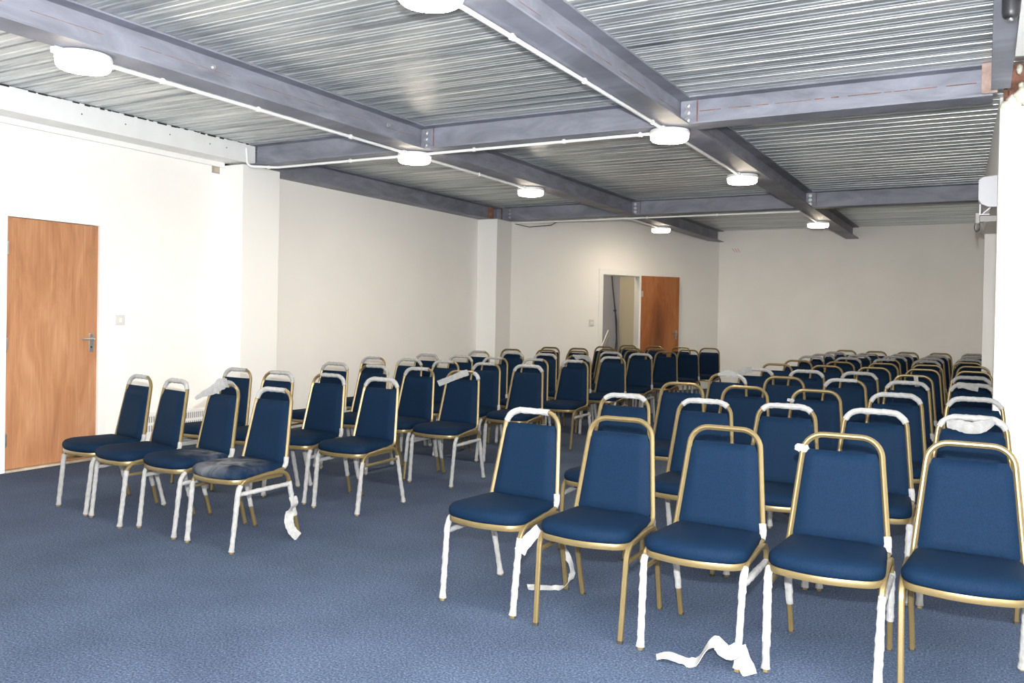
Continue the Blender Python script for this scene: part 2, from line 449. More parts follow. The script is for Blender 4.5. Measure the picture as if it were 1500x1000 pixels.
def long_beam(xc, label, y1, seed):
    root = empty('steel_main_beam', (xc, 0, 0), label, 'beam', 'long steel main beams')
    ibeam_mb(YN, y1, True, 0).build('web_and_flanges', M['steel'], root)
    rnd = random.Random(seed); mb = MB(); y = 1.2
    while y < 10:      # scored line on the web
        l = rnd.uniform(.1, .6); mb.box((.005, y, ZB + .112), (.0062, y + l, ZB + .1145)); y += l + rnd.uniform(.02, .3)
    mb.build('scored_line', M['rust'], root)
    return root
l1 = long_beam(XL1, 'long steel main beam nearer the left wall, ending at the back corner', 15.885, 1)
for y in (3.9, 5.75): bolt(l1, (.005, y, ZB + .135), 'x+', .012)
l2 = long_beam(XL2, 'long steel main beam nearer the right, crossing the middle of the ceiling', 15.885, 2)
rb = empty('steel_edge_beam', (.06, 0, 0), 'grey steel edge beam along the right side at upper right corner', 'beam')
ibeam_mb(YN, 5.98, True, 0, w=.052).build('web_and_flanges', M['steel'], rb)
fp = [(.068, 7.1), (-.036, 11.18), (.55, 11.18), (.55, 7.1)]
struct(MB().add([(x, y, z) for z in (2.32, H - .002) for x, y in fp], [(0, 1, 2, 3), (7, 6, 5, 4), (0, 4, 5, 1), (1, 5, 6, 2), (2, 6, 7, 3), (3, 7, 4, 0)]).build('trim_5', M['whitebeam']))
rb = empty('steel_edge_beam', (-6.595, 0, 0), 'dark steel edge beam along left wall between the two white pillars', 'beam')
ibeam_mb(6.4, 11.46, True, 0).build('web_and_flanges', M['steel'], rb)
MB().box((.006, 11.14, ZB + .016), (.10, 11.15, H - .016)).build('end_plate', M['rust'], rb)
# white painted beam on left wall, near bay
wb = empty('white_beam', (-6.5, 0, 0), 'white painted steel beam over the door wall with small screw holes', 'beam')
MB().box((.115, YN, 2.755), (.128, 6.22, H - .002)).box((-.135, YN, 2.745), (.13, 6.22, 2.757)).box((-.01, YN, 2.757), (.0, 6.2, H - .01)).build('web_and_flanges', M['whitebeam'], wb, bevel=.002)
mb = MB()
for y in (4.35, 4.75, 5.2, 5.65, 5.85):
    mb.tube([(.127, y, 2.845), (.1295, y, 2.845)], circ(.006, 8), up=(0, 1, 0))
mb.build('screw_hole', M['black'], wb)
# ragged sealant gap on top of the beam
rnd = random.Random(5); mb = MB(); y = YN
while y < 6.1:
    l = rnd.uniform(.03, .1); mb.box((.120, y, H - .003 - rnd.uniform(0, .012)), (.131, y + l, H - .0005)); y += l + rnd.uniform(.0, .08)
mb.build('sealant_gap', M['cable'], wb)
struct(MB().box((XW - .0, YN, 2.70), (-6.6, 6.04, 2.745)).build('trim_2', M['pillar']))
o = empty('wall_hole', (XW, 5.97, 2.6), 'small square hole in left wall beside top of near pillar', 'hole')
MB().box((0, -.055, .035), (.004, .04, .125)).build('hole_rim', M['slot'], o)
MB().box((.003, -.035, .045), (.006, .035, .095)).build('hole_filling', M['thresh'], o)

# ------------------------------------------------------------------ conduits
def conduit(P, R, label, clips, rad=.0125):
    root = empty('conduit', (0, 0, 0), label, 'conduit', 'white conduit runs')
    MB().tube(fillet(P, R) if R else P, circ(rad, 12), up=(0, 0, 1)).build('pipe', M['conduit'], root, smooth=True)
    for (x, y, z, ax) in clips:
        mb = MB()
        d = .012
        if ax == 'x': mb.tube([(x - d, y, z), (x + d, y, z)], circ(rad + .005, 12), up=(0, 0, 1)); mb.box((x - .008, y - .008, z), (x + .008, y + .008, ZB - .0005))
        else: mb.tube([(x, y - d, z), (x, y + d, z)], circ(rad + .005, 12), up=(0, 0, 1)); mb.box((x - .008, y - .008, z), (x + .008, y + .008, ZB - .0005))
        mb.build('saddle_clip', M['conduit'], root, smooth=True)
    return root
ZC = ZB - .019
YA = 6.26; XA = XL1 - .10; XB_ = XL2 - .09; YB = 11.52
conduit([(-6.345, 6.075, 2.88), (-6.345, 6.09, ZC), (-6.12, YA, ZC), (XA - .14, YA, ZC)], [.05, .1], 'white conduit bending down the white beam and along first cross beam', [(-6.2, 6.23, ZC, 'x'), (-5.2, YA, ZC, 'x')])
conduit([(XA + .14, YA, ZC), (XB_ - .14, YA, ZC)], None, 'white conduit along the nearer cross beam between two lamps', [(-3.85, YA, ZC, 'x'), (-3.0, YA, ZC, 'x'), (-2.35, YA, ZC, 'x')])
LY = (3.07, 6.28, 8.52, 12.95)
conduit([(XA, LY[0] + .14, ZC), (XA, LY[1] - .14, ZC)], None, 'white conduit from upper left lamp along left main beam', [(XA, y, ZC, 'y') for y in (3.6, 4.4, 5.4)])
conduit([(XA, LY[1] + .14, ZC), (XA, LY[2] - .14, ZC)], None, 'white conduit along left main beam beyond the nearer cross beam', [(XA, 7.4, ZC, 'y')])
conduit([(XA, YB + .014, ZC), (XA, LY[3] - .14, ZC)], None, 'short white conduit to farthest lamp on left main beam', [])
conduit([(XB_, LY[0] + .14, ZC), (XB_, LY[1] - .14, ZC)], None, 'white conduit from top lamp along right main beam', [(XB_, y, ZC, 'y') for y in (3.8, 4.7, 5.9)])
conduit([(XB_, LY[1] + .14, ZC), (XB_, LY[2] - .14, ZC)], None, 'white conduit along right main beam beyond the nearer cross beam', [])
conduit([(-6.34, YB, ZC), (XB_ + .0, YB, ZC), (XB_, LY[3] - .14, ZC)], [.03], 'white conduit along the far cross beam turning to the farthest right lamp', [(-5.8, YB, ZC, 'x'), (-4.2, YB, ZC, 'x'), (-3.2, YB, ZC, 'x')])
MB_ = MB().tube(fillet([(-6.36, 11.56, 2.70), (-6.1, 11.56, 2.64), (-5.75, 11.6, 2.66), (-5.65, 11.58, 2.70)], [.1, .05]), circ(.006, 8))
tag(MB_.build('loose_cable', M['cable'], smooth=True), 'thin loose cable drooping under the conduit at far left pillar', 'cable')

# ------------------------------------------------------------------ lamps
def lamp(x, y, label, z=ZB):
    root = empty('ceiling_lamp', (x, y, 0), label, 'lamp', 'round bulkhead lamps')
    MB().lathe((0, 0, z - .035), [(.150, 0), (.152, .012), (.146, .030), (.13, .034)], 40).build('lamp_base', M['plastic'], root, smooth=True)
    MB().lathe((0, 0, z - .088), [(.10, 0), (.130, .006), (.141, .018)], 40).build('diffuser', M['glow'], root, smooth=True)
    MB().lathe((0, 0, z - .070), [(.141, 0), (.145, .010), (.146, .035)], 40).build('diffuser_rim', M['softglow'], root, smooth=True)
    MB().box((-.02, -.185, z - .034), (.02, -.14, z - .002)).build('cable_gland', M['plastic'], root)
lab = {(0, 0): 'round lit lamp at upper left on the left main beam', (1, 0): 'round lit lamp cut by the top edge of the picture',
       (0, 1): 'round lit lamp where left main beam meets nearer cross beam', (1, 1): 'round lit lamp where right main beam meets nearer cross beam',
       (0, 2): 'round lit lamp on left main beam between the cross beams', (1, 2): 'round lit lamp on right main beam between the cross beams',
       (0, 3): 'farthest round lit lamp on left main beam', (1, 3): 'farthest round lit lamp on right main beam'}
for j, y in enumerate(LY):
    lamp(XA, y, lab[(0, j)]); lamp(XB_, y, lab[(1, j)])
def wpt(s, t, z): return (CA[0] + ux[0] * s + uy[0] * t, CA[1] + ux[1] * s + uy[1] * t, z)
cl = wpt(S0 + .1, .6, 0); lamp(cl[0], cl[1], 'added unseen lamp brightening the room beyond the open doorway', H)  # added out of view, only to brighten the walls seen through the doorway
for y in (-.3,):
    lamp(XA, y, 'added unseen lamp behind the camera on left main beam'); lamp(XB_, y, 'added unseen lamp behind the camera on right main beam')  # unseen lamps added behind the view for more light in the near bay

# ------------------------------------------------------------------ doors
# door 1 in left wall
fr = struct(MB().box((XW - .06, D1A - .03, 0), (XW + .018, D1A, D1H + .03)).box((XW - .06, D1B, 0), (XW + .018, D1B + .03, D1H + .03)).box((XW - .06, D1A, D1H), (XW + .018, D1B, D1H + .03))
            .box((XW, D1A - .085, 0), (XW + .014, D1A - .03, D1H + .085)).box((XW, D1B + .03, 0), (XW + .014, D1B + .085, D1H + .085)).box((XW, D1A - .03, D1H + .03), (XW + .014, D1B + .03, D1H + .085)).build('door_1_frame', M['white']))
fr.name = 'trim_3'
d1 = struct(MB().box((-.044, 0, .022), (0, D1B - D1A - .006, D1H - .004)).build('door_1', M['door'])); d1.location = (XW - .004, D1A + .003, 0)
def handle(parent, o, ux, uy, side=1):
    """lever handle: o position on leaf, ux along leaf towards hinge, uy out of the leaf"""
    o = Vector(o); U = Vector((*ux, 0)); V = Vector((*uy, 0)); Z = Vector((0, 0, 1))
    mb = MB(); 
    def bxx(a0, a1, b0, b1, z0, z1):
        vs = [o + U * a + V * b_ + Z * z for z in (z0, z1) for (a, b_) in ((a0, b0), (a1, b0), (a1, b1), (a0, b1))]
        mb.add(vs, [(0, 3, 2, 1), (4, 5, 6, 7), (0, 1, 5, 4), (1, 2, 6, 5), (2, 3, 7, 6), (3, 0, 4, 7)])
    bxx(-.02, .02, 0, .006, -.11, .045)
    pl = mb.build('handle_plate', M['chrome'], parent, bevel=.002)
    mb = MB(); mb.tube(fillet([o + V * .004, o + V * .05, o + V * .05 + U * .11], [.012]), circ(.009, 10), up=(0, 0, 1))
    lv = mb.build('lever', M['chrome'], parent, smooth=True)
    mb = MB(); mb.tube([o + V * .005 - Z * .07, o + V * .008 - Z * .07], circ(.008, 8), up=(0, 0, 1)); mb.build('keyhole', M['black'], pl)
handle(d1, (0.001, D1B - D1A - .06, 1.03), (0, -1), (1, 0))
for z in (.25, 1.0, 1.75):
    MB().tube([(.006, .0, z - .05), (.006, .0, z + .05)], circ(.006, 8)).box((.0, -.002, z - .05), (.004, .02, z + .05)).build('hinge', M['chrome'], d1, smooth=True)
tag(MB().box((XW - .05, D1A, 0), (XW + .035, D1B, .018)).build('door_threshold', M['thresh'], bevel=.003), 'worn wooden threshold strip under the closed door', 'threshold')
# door 2 open against angled wall
mb = MB()
mb.obox(CA, ux, uy, (S0 - .03, -.015, 0), (S0, .12, D2H + .03)).obox(CA, ux, uy, (S1, -.015, 0), (S1 + .03, .12, D2H + .03)).obox(CA, ux, uy, (S0, -.015, D2H), (S1, .12, D2H + .03))
mb.obox(CA, ux, uy, (S0 - .09, -.014, 0), (S0 - .03, 0, D2H + .09)).obox(CA, ux, uy, (S1 + .03, -.014, 0), (S1 + .09, 0, D2H + .09)).obox(CA, ux, uy, (S0 - .03, -.014, D2H + .03), (S1 + .03, 0, D2H + .09))
mb.obox(CA, ux, uy, (S0, .05, 0), (S0 + .012, .065, D2H)).obox(CA, ux, uy, (S0, .05, D2H - .012), (S1, .065, D2H))
struct(mb.build('trim_4', M['white']))
hx, hy = CA[0] + ux[0] * (S1 + .03) - uy[0] * .03, CA[1] + ux[1] * (S1 + .03) - uy[1] * .03
ex, ey = -4.68, 14.74; dl = math.hypot(ex - hx, ey - hy); lu = ((ex - hx) / dl, (ey - hy) / dl); LWD = .80
d2 = struct(MB().box((0, 0, .012), (LWD, .04, D2H + .012)).build('door_2', M['door2']))
d2.location = (hx, hy, 0); d2.rotation_euler = (0, 0, math.atan2(lu[1], lu[0]))
handle(d2, (LWD - .06, -.001, 1.03), (-1, 0), (0, -1))
for z in (.3, 1.7):
    MB().tube([(.0, -.008, z - .05), (.0, -.008, z + .05)], circ(.007, 8)).box((0, -.004, z - .05), (.03, 0.001, z + .05)).build('hinge', M['chrome'], d2, smooth=True)
# things inside the doorway
def wpt(s, t, z): return (CA[0] + ux[0] * s + uy[0] * t, CA[1] + ux[1] * s + uy[1] * t, z)
mb = MB().tube(fillet([wpt(S1 + .50, 1.28, 2.5), wpt(S1 + .56, 1.27, 1.9), wpt(S1 + .64, 1.26, 1.35), wpt(S1 + .68, 1.26, .9), wpt(S1 + .58, 1.22, .3)], [.3, .3, .3]), circ(.012, 8))
mb.tube(fillet([wpt(S1 + .60, 1.26, 1.6), wpt(S1 + .66, 1.24, 1.2), wpt(S1 + .66, 1.22, .8), wpt(S1 + .62, 1.2, .02)], [.3, .3]), circ(.011, 8))
mb.tube([wpt(S1 + .615, 1.25, 1.43), wpt(S1 + .62, 1.25, 1.40)], circ(.03, 8))
tag(mb.build('hanging_cable', M['cable'], smooth=True), 'black cables hanging on the grey wall inside the open doorway', 'cable')
hr = empty('handrail', (0, 0, 0), 'pale sloping handrail seen inside the open doorway', 'handrail')
MB().tube([wpt(S0 + .72, .95, .45), wpt(S0 + 1.03, .95, 1.05)], circ(.011, 10)).build('rail', M['radiator'], hr, smooth=True)
MB().tube([wpt(S0 + .76, .95, .40), wpt(S0 + 1.03, .95, .92)], circ(.014, 10)).build('lower_rail', M['slot'], hr, smooth=True)
MB().tube([wpt(S0 + .72, .95, 0), wpt(S0 + .72, .95, .45)], circ(.010, 10)).build('rail_post', M['slot'], hr, smooth=True)
MB().tube([wpt(S0 + 1.03, .95, 0), wpt(S0 + 1.03, .95, 1.05)], circ(.010, 10)).build('rail_post', M['slot'], hr, smooth=True)

# switches
sw = empty('light_switch', (XW, 4.92, 1.19), 'square light switch on left wall beside the closed door', 'light switch')
MB().box((0, -.045, -.045), (.01, .045, .045)).build('switch_plate', M['switchwhite'], sw, bevel=.003)
MB().box((.01, -.012, -.02), (.014, .012, .02)).build('rocker', M['plastic'], sw, bevel=.001)
px_ = along(-5.74, 13.04)
sw = empty('light_switch', wpt(px_, 0, 1.19), 'light switch on angled wall left of the open doorway', 'light switch', rz=math.atan2(ux[1], ux[0]))
MB().box((-.05, -.012, -.05), (.05, 0, .05)).build('switch_plate', M['switchwhite'], sw, bevel=.003)
MB().box((-.03, -.016, -.02), (-.005, -.012, .02)).box((.005, -.016, -.02), (.03, -.012, .02)).build('rocker', M['plastic'], sw, bevel=.001)

# radiator on left wall
rd = empty('radiator', (XW, 5.1, 0), 'white low radiator with top grille on left wall behind front chairs', 'radiator')
MB().box((.03, 0, .09), (.10, .9, .35)).build('radiator_body', M['radiator'], rd, bevel=.008)
mb = MB()
for k in range(36): mb.box((.1, .03 + k * .024, .27), (.1015, .042 + k * .024, .325))
for k in range(36): mb.box((.1, .03 + k * .024, .19), (.1015, .042 + k * .024, .245))
mb.build('grille_slots', M['slot'], rd)
MB().box((0, .12, .15), (.03, .16, .3)).box((0, .74, .15), (.03, .78, .3)).build('wall_bracket', M['radiator'], rd)

# scribbles on back wall
mb = MB()
for k in range(3): mb.tube([(-4.12 + k * .05, YF - .001, 2.60), (-4.06 + k * .04, YF - .001, 2.53)], circ(.003, 6))
tag(mb.build('red_marks', M['red']), 'faint red scribble marks high on the back wall', 'mark')
tag(MB().tube([(-2.66, 11.9, H - .002), (-2.69, 12.0, H - .002)], circ(.012, 6)).build('red_paint_mark', M['red']), 'small red paint mark on decking beyond the far cross beam', 'mark')

# small white unit mounted behind the near right pillar
hb = empty('wall_unit', (0, 0, 0), 'small white boxed unit with bracket sticking out behind the bright right pillar', 'wall unit')
x0, y0 = -.052, 6.70
mb = MB(); prf = [(0, 2.285), (0, 2.150), (.02, 2.118), (.06, 2.098), (.13, 2.095), (.13, 2.315), (.03, 2.305)]
k = len(prf); mb.add([(x0 + a, y0, z) for a, z in prf] + [(x0 + a, y0 + .16, z) for a, z in prf], [tuple(range(k))[::-1], tuple(range(k, 2 * k))] + [(i, (i + 1) % k, k + (i + 1) % k, k + i) for i in range(k)])
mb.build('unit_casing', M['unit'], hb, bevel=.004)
MB().box((.07, 6.645, 2.12), (.13, 6.71, 2.28)).build('mounting_arm', M['plastic'], hb)
MB().box((-.045, 6.715, 2.045), (-.035, 6.75, 2.12)).box((-.035, 6.715, 2.045), (.02, 6.75, 2.052)).add([(-.035, 6.73, 2.05), (.02, 6.73, 2.10), (.026, 6.73, 2.094), (-.029, 6.73, 2.044), (-.035, 6.745, 2.05), (.02, 6.745, 2.10), (.026, 6.745, 2.094), (-.029, 6.745, 2.044)], [(0, 1, 2, 3), (7, 6, 5, 4), (0, 4, 5, 1), (1, 5, 6, 2), (2, 6, 7, 3), (3, 7, 4, 0)]).build('bracket', M['unit'], hb)
MB().box((-.066, 6.72, 1.99), (-.042, 6.75, 2.06)).box((-.04, 6.73, 2.0), (.06, 6.74, 2.04)).build('junction_box', M['slot'], hb, bevel=.002)
mb = MB(); cpts = [(-.055 + .017 * math.cos(a), 6.735, 1.965 + .032 * math.sin(a)) for a in [2 * PI * i / 20 for i in range(20)]]
mb.tube(cpts, circ(.003, 6), up=(0, 1, 0), closed=True)
mb.tube([(-.054, 6.735, 1.995), (-.048, 6.735, 1.94)], circ(.003, 6)); mb.build('cable_loop', M['cable'], hb, smooth=True)

# black fitting on the right edge beam
bf = empty('black_fitting', (.075, 4.33, ZB), 'black rounded fitting under the edge beam in upper right corner', 'fitting')
MB().lathe((0, 0, -.001), [(.02, -.09), (.032, -.08), (.036, -.06), (.036, 0)], 20).build('fitting_body', M['black'], bf, smooth=True)
MB().lathe((0, 0, -.001), [(.004, -.098), (.009, -.096), (.009, -.089)], 12).build('screw', M['bolt'], bf, smooth=True)

# ------------------------------------------------------------------ chair
SEC = rrect(.0105, .0095, .004, 1)
TOPP = fillet([(-.180, -.02, .398), (-.186, .105, .405), (-.1435, .185, .836), (.1435, .185, .836), (.186, .105, .405), (.180, -.02, .398)], [.045, .080, .080, .045], 8)
TOPP = [Vector(p) for p in TOPP]
def leg_path(side, front):
    s = side; x = .198 * s
    if front: return fillet([(.190 * s, -.262, 0), (.197 * s, -.222, .378), (x, -.02, .398)], [.075], 8)
    return fillet([(.188 * s, .208, 0), (.197 * s, .108, .395), (x, -.02, .398)], [.07], 8)
LEGP = {(s, f): [Vector(p) for p in leg_path(s, f)] for s in (-1, 1) for f in (0, 1)}
STRP = {s: [Vector((.195 * s, -.226, .31)), Vector((.195 * s, .128, .318))] for s in (-1, 1)}

def seat_outline(n=48, hw=.205, yf=-.275, yr=.105, bow=.03):
    pts = []
    c = fillet([(-hw * .93, yr, 0), (-hw, yf + .03, 0), (0, yf - bow * .9, 0), (hw, yf + .03, 0), (hw * .93, yr, 0)], [.085, .5, .085], 8)
    c = [Vector((-.02, yr, 0)), Vector((-hw * .93 + .04, yr, 0))] + [Vector((-hw * .93 + .008, yr - .008, 0))] + c[1:-1] + [Vector((hw * .93 - .008, yr - .008, 0)), Vector((hw * .93 - .04, yr, 0)), Vector((-.02, yr, 0))]
    c = resample(c, .012)[:-1]
    return c
OUT = seat_outline(); OC = Vector((0, -.09, 0))
def ringset(prof, name, mat):
    mb = MB(); n = len(OUT); vs = []; fs = []
    for s_, z in prof:
        for p in OUT:
            q = OC + (p - OC) * s_; vs.append((q.x, q.y, z))
    for i in range(len(prof) - 1):
        for j in range(n): fs.append((i * n + j, i * n + (j + 1) % n, (i + 1) * n + (j + 1) % n, (i + 1) * n + j))
    fs.append(tuple(range(n))[::-1]); fs.append(tuple((len(prof) - 1) * n + j for j in range(n)))
    mb.add(vs, fs); return mb.mesh(name, mat, True, 60)
seat_prof = [(.93, .387), (.975, .389), (.998, .396), (1.008, .408), (1.0, .420), (.97, .431), (.92, .439), (.82, .446), (.65, .451), (.4, .454), (.1, .455)]
ME = {}
ME['seat'] = ringset(seat_prof, 'seat', M['fabric'])
ME['seat_dusty'] = ringset(seat_prof, 'seat', M['dusty'])
ME['seat_slightdust'] = ringset(seat_prof, 'seat', M['slightdust'])
ME['rim'] = ringset([(.92, .362), (.975, .363), (.983, .367), (.983, .384), (.975, .388), (.92, .389)], 'seat_frame', M['gold'])

def backpad():
    mb = MB(); z0, z1 = .415, .775; nz, nx = 12, 12; fr = []; bk = []
    def ylean(z): return .105 + (z - .405) * (.185 - .105) / (.836 - .405)
    def hw(z):
        t = (z - .405) / (.836 - .405); return .186 + t * (.1435 - .186) - .011 - (.0 if z < .74 else (z - .74) * .12)
    vs = []; fs = []
    for i in range(nz + 1):
        z = z0 + (z1 - z0) * i / nz
        for j in range(nx + 1):
            u = -1 + 2 * j / nx; e = (1 - abs(u) ** 8) * (1 - abs(2 * i / nz - 1) ** 8)
            cr = .008 if 0 < i < nz else -.0
            rc = 1.0 - (.05 if i in (0, nz) else 0)
            vs.append((u * hw(z) * rc, ylean(z) - .006 - .020 * min(1, e * 1.4) , z))
    n1 = len(vs)
    for i in range(nz + 1):
        z = z0 + (z1 - z0) * i / nz
        for j in range(nx + 1):
            u = -1 + 2 * j / nx; rc = 1.0 - (.05 if i in (0, nz) else 0)
            e = (1 - abs(u) ** 8) * (1 - abs(2 * i / nz - 1) ** 8)
            vs.append((u * hw(z) * rc, ylean(z) + .006 + .008 * min(1, e * 1.4), z))
    for i in range(nz):
        for j in range(nx):
            a = i * (nx + 1) + j; fs.append((a, a + 1, a + nx + 2, a + nx + 1)); b_ = n1 + a; fs.append((b_, b_ + nx + 1, b_ + nx + 2, b_ + 1))
    for i in range(nz):
        a = i * (nx + 1); fs.append((a, a + nx + 1, n1 + a + nx + 1, n1 + a)); a = a + nx; fs.append((a + nx + 1, a, n1 + a, n1 + a + nx + 1))
    for j in range(nx):
        fs.append((j + 1, j, n1 + j, n1 + j + 1)); a = nz * (nx + 1) + j; fs.append((a, a + 1, n1 + a + 1, n1 + a))
    mb.add(vs, fs); return mb.mesh('backrest', M['fabric'], True, 50)
ME['back'] = backpad()
ME['frame'] = MB().tube(TOPP, SEC, up=(0, -1, 0)).mesh('back_frame', M['gold'], True, 30)
for (s, f), p in LEGP.items(): ME['leg', s, f] = MB().tube(p, SEC, up=(1, 0, 0)).mesh('leg', M['gold'], True, 30)
for s, p in STRP.items(): ME['str', s] = MB().tube(p, rrect(.008, .008, .003, 1), up=(1, 0, 0)).mesh('stretcher', M['gold'], True, 30)
for (s, f), p in LEGP.items():
    ME['foot', s, f] = MB().tube([p[0] - Vector((0, 0, 0)), p[0] + Vector((0, 0, .012))], rrect(.012, .011, .004, 1), up=(1, 0, 0)).mesh('foot_cap', M['foot'], True, 30)

def sub(path, t0, t1, step=.022):
    pts = resample(path, .006); L = len(pts) - 1
    seg = pts[int(round(t0 * L)):int(round(t1 * L)) + 1]
    return resample(seg, step) if len(seg) > 2 else seg
_wc = {}
def wrap_mesh(key, path, t0, t1, seed, base=.0145, flare=0):
    k = (key, round(t0, 2), round(t1, 2), seed)
    if k not in _wc:
        rnd = random.Random(str(k)); pts = sub(path, t0, t1)
        pts = resample(pts, .009) if len(pts) > 2 else pts
        L = len(pts); K = 10; mb = MB(); ref = Vector((1, 0, 0)); vs = []; ph = rnd.random(); lump_ = 1.0
        for i, p in enumerate(pts):
            t = (pts[min(i + 1, L - 1)] - pts[max(i - 1, 0)]).normalized(); ref = (ref - t * ref.dot(t)).normalized(); w_ = t.cross(ref)
            lump_ += rnd.uniform(-.05, .05); lump_ = max(.93, min(1.12, lump_))
            q = lump_ + (flare * (1 - i / 3) if flare and i < 3 else 0)
            for j in range(K):
                a = 2 * PI * j / K
                hx_ = (j / K + i * .009 / .055 + ph) % 1.0          # overlapping turns of the spiral
                e = 1 + .16 * (1 - hx_) ** 2 + rnd.uniform(-.03, .03)
                r_ = base * .93 * q * e
                vs.append(p + ref * math.cos(a) * r_ + w_ * math.sin(a) * r_ * .92)
        fs = [(i * K + j, i * K + (j + 1) % K, (i + 1) * K + (j + 1) % K, (i + 1) * K + j) for i in range(L - 1) for j in range(K)]
        fs.append(tuple(range(K))[::-1]); fs.append(tuple((L - 1) * K + j for j in range(K)))
        mb.add(vs, fs)
        _wc[k] = mb.mesh('paper_wrap', M['paper'], True, 30)
    return _wc[k]

def strip(parent, pts, w, name='paper_strip', up=(0, 0, 1), th=.0012, label=None, seed=0, wmul=None):
    """loose ribbon of paper along pts, width direction given by up (twisting allowed through per point widths)"""
    rnd = random.Random(seed)
    P = [Vector(p) for p in pts]; n = len(P); vs = []; fs = []
    ups = up if isinstance(up, list) else [up] * n
    for i, p in enumerate(P):
        t = (P[min(i + 1, n - 1)] - P[max(i - 1, 0)]).normalized(); u = Vector(ups[i]); u = (u - t * u.dot(t)).normalized(); nn = t.cross(u)
        ww = (wmul[i] if wmul else 1) * w / 2 * (1 + rnd.uniform(-.08, .08))
        for a, b_ in ((-ww, -th), (-ww * .3, -th * 1 + .002), (ww * .3, -th), (ww, -th), (ww, th), (ww * .3, th), (-ww * .3, th + .002), (-ww, th)):
            vs.append(p + u * a + nn * b_)
    k = 8
    for i in range(n - 1):
        for j in range(k): fs.append((i * k + j, i * k + (j + 1) % k, (i + 1) * k + (j + 1) % k, (i + 1) * k + j))
    fs.append(tuple(range(k))[::-1]); fs.append(tuple((n - 1) * k + j for j in range(k)))
    o = MB().add(vs, fs).build(name, M['paper'], parent, smooth=True, angle=60)
    if label: o['label'] = label
    return o
def smooth_pts(P, k=5):
    P = [Vector(p) for p in P]; out = []
    for i in range(len(P) - 1):
        a = P[max(i - 1, 0)]; b = P[i]; c = P[i + 1]; d = P[min(i + 2, len(P) - 1)]
        for j in range(k):
            t = j / k
            out.append(.5 * ((2 * b) + (c - a) * t + (2 * a - 5 * b + 4 * c - d) * t * t + (3 * b - a - 3 * c + d) * t ** 3))
    out.append(P[-1]); return out

# proto chair
def make_proto():
    r = bpy.data.objects.new('banquet_chair', None); r.empty_display_size = .1
    ch = [('seat', ME['seat']), ('backrest', ME['back']), ('back_frame', ME['frame']), ('seat_frame', ME['rim']), ('stretcher', ME['str', -1]), ('stretcher', ME['str', 1])]
    for (s, f) in ((-1, 1), (1, 1), (-1, 0), (1, 0)): ch.append(('leg', ME['leg', s, f]))
    return ch
PROTO = make_proto()

# top-rail wrap ranges as parameters along the frame path; the loop crown lies between about .385 and .615
TOPW = {'0': None, 'F': (.375, .625), 'L': (.37, .565), 'R': (.44, .635), 'M': (.40, .60)}
def chair(x, y, rz, top, legs, label, group, seed=0, seat='seat'):
    """x, y: centre point of the top rail; legs: string of four for FL, FR, RL, RR: 0 bare, F wrapped, H upper part wrapped"""
    R = Matrix.Rotation(rz, 2); off = R @ Vector((0, .185))
    root = empty('banquet_chair', (x - off.x, y - off.y, 0), label, 'chair', group, rz)
    parts = {}
    for nm, me in PROTO:
        if nm == 'seat': me = ME[seat]
        o = link(nm, me, root); parts[me.name if nm != 'leg' else me] = o
        if nm == 'back_frame': fr = o
        if nm == 'leg': parts.setdefault('legs', []).append(o)
        if nm == 'stretcher': parts.setdefault('str', []).append(o)
        if nm == 'seat' and seat != 'seat': o['label'] = 'seat dusted with white powder'
    if TOPW.get(top): link('paper_wrap', wrap_mesh('top', TOPP, *TOPW[top], seed % 3, base=.0150), fr)
    for k, (s, f) in enumerate(((-1, 1), (1, 1), (-1, 0), (1, 0))):
        lg = parts['legs'][k]; c = legs[k]
        if c == 'F': link('paper_wrap', wrap_mesh(('leg', s, f), LEGP[s, f], .02, .60 + .04 * ((seed + k) % 3), (seed + k) % 2, flare=.25), lg)
        elif c == 'H': link('paper_wrap', wrap_mesh(('leg', s, f), LEGP[s, f], .26, .66, (seed + k) % 2), lg)
        if c != 'F': link('foot_cap', ME['foot', s, f], lg)
    for k, s in enumerate((-1, 1)):
        if legs[4 + k] == 'F': link('paper_wrap', wrap_mesh(('str', s), STRP[s], .0, 1.0, seed % 2, base=.0135), parts['str'][k])
    if legs[6] == 'J':      # wrap on the joint of the upright above the seat corner
        for s, (a, b_) in ((1, (.865, .915)),): link('paper_wrap', wrap_mesh('joint', TOPP, a, b_, seed % 2, base=.0150), fr)
    root['_f'] = 0; del root['_f']
    return root, fr, parts['legs']

ORD = ['', 'front', 'second', 'third', 'fourth', 'fifth', 'sixth', 'seventh', 'eighth', 'ninth', 'tenth', 'eleventh']
NTH = ['', 'first', 'second', 'third', 'fourth', 'fifth']
DESC = {'0': 'bare gold rail', 'F': 'paper wrapped rail', 'L': 'paper on left of rail', 'R': 'paper on right of rail', 'M': 'paper across rail'}
def spread(row, dmin=.436):
    row = [list(r) for r in row]
    for _ in range(60):
        for a, b in zip(row, row[1:]):
            d = dmin - (b[0] - a[0])
            if d > 0: a[0] -= d / 2; b[0] += d / 2
    return row
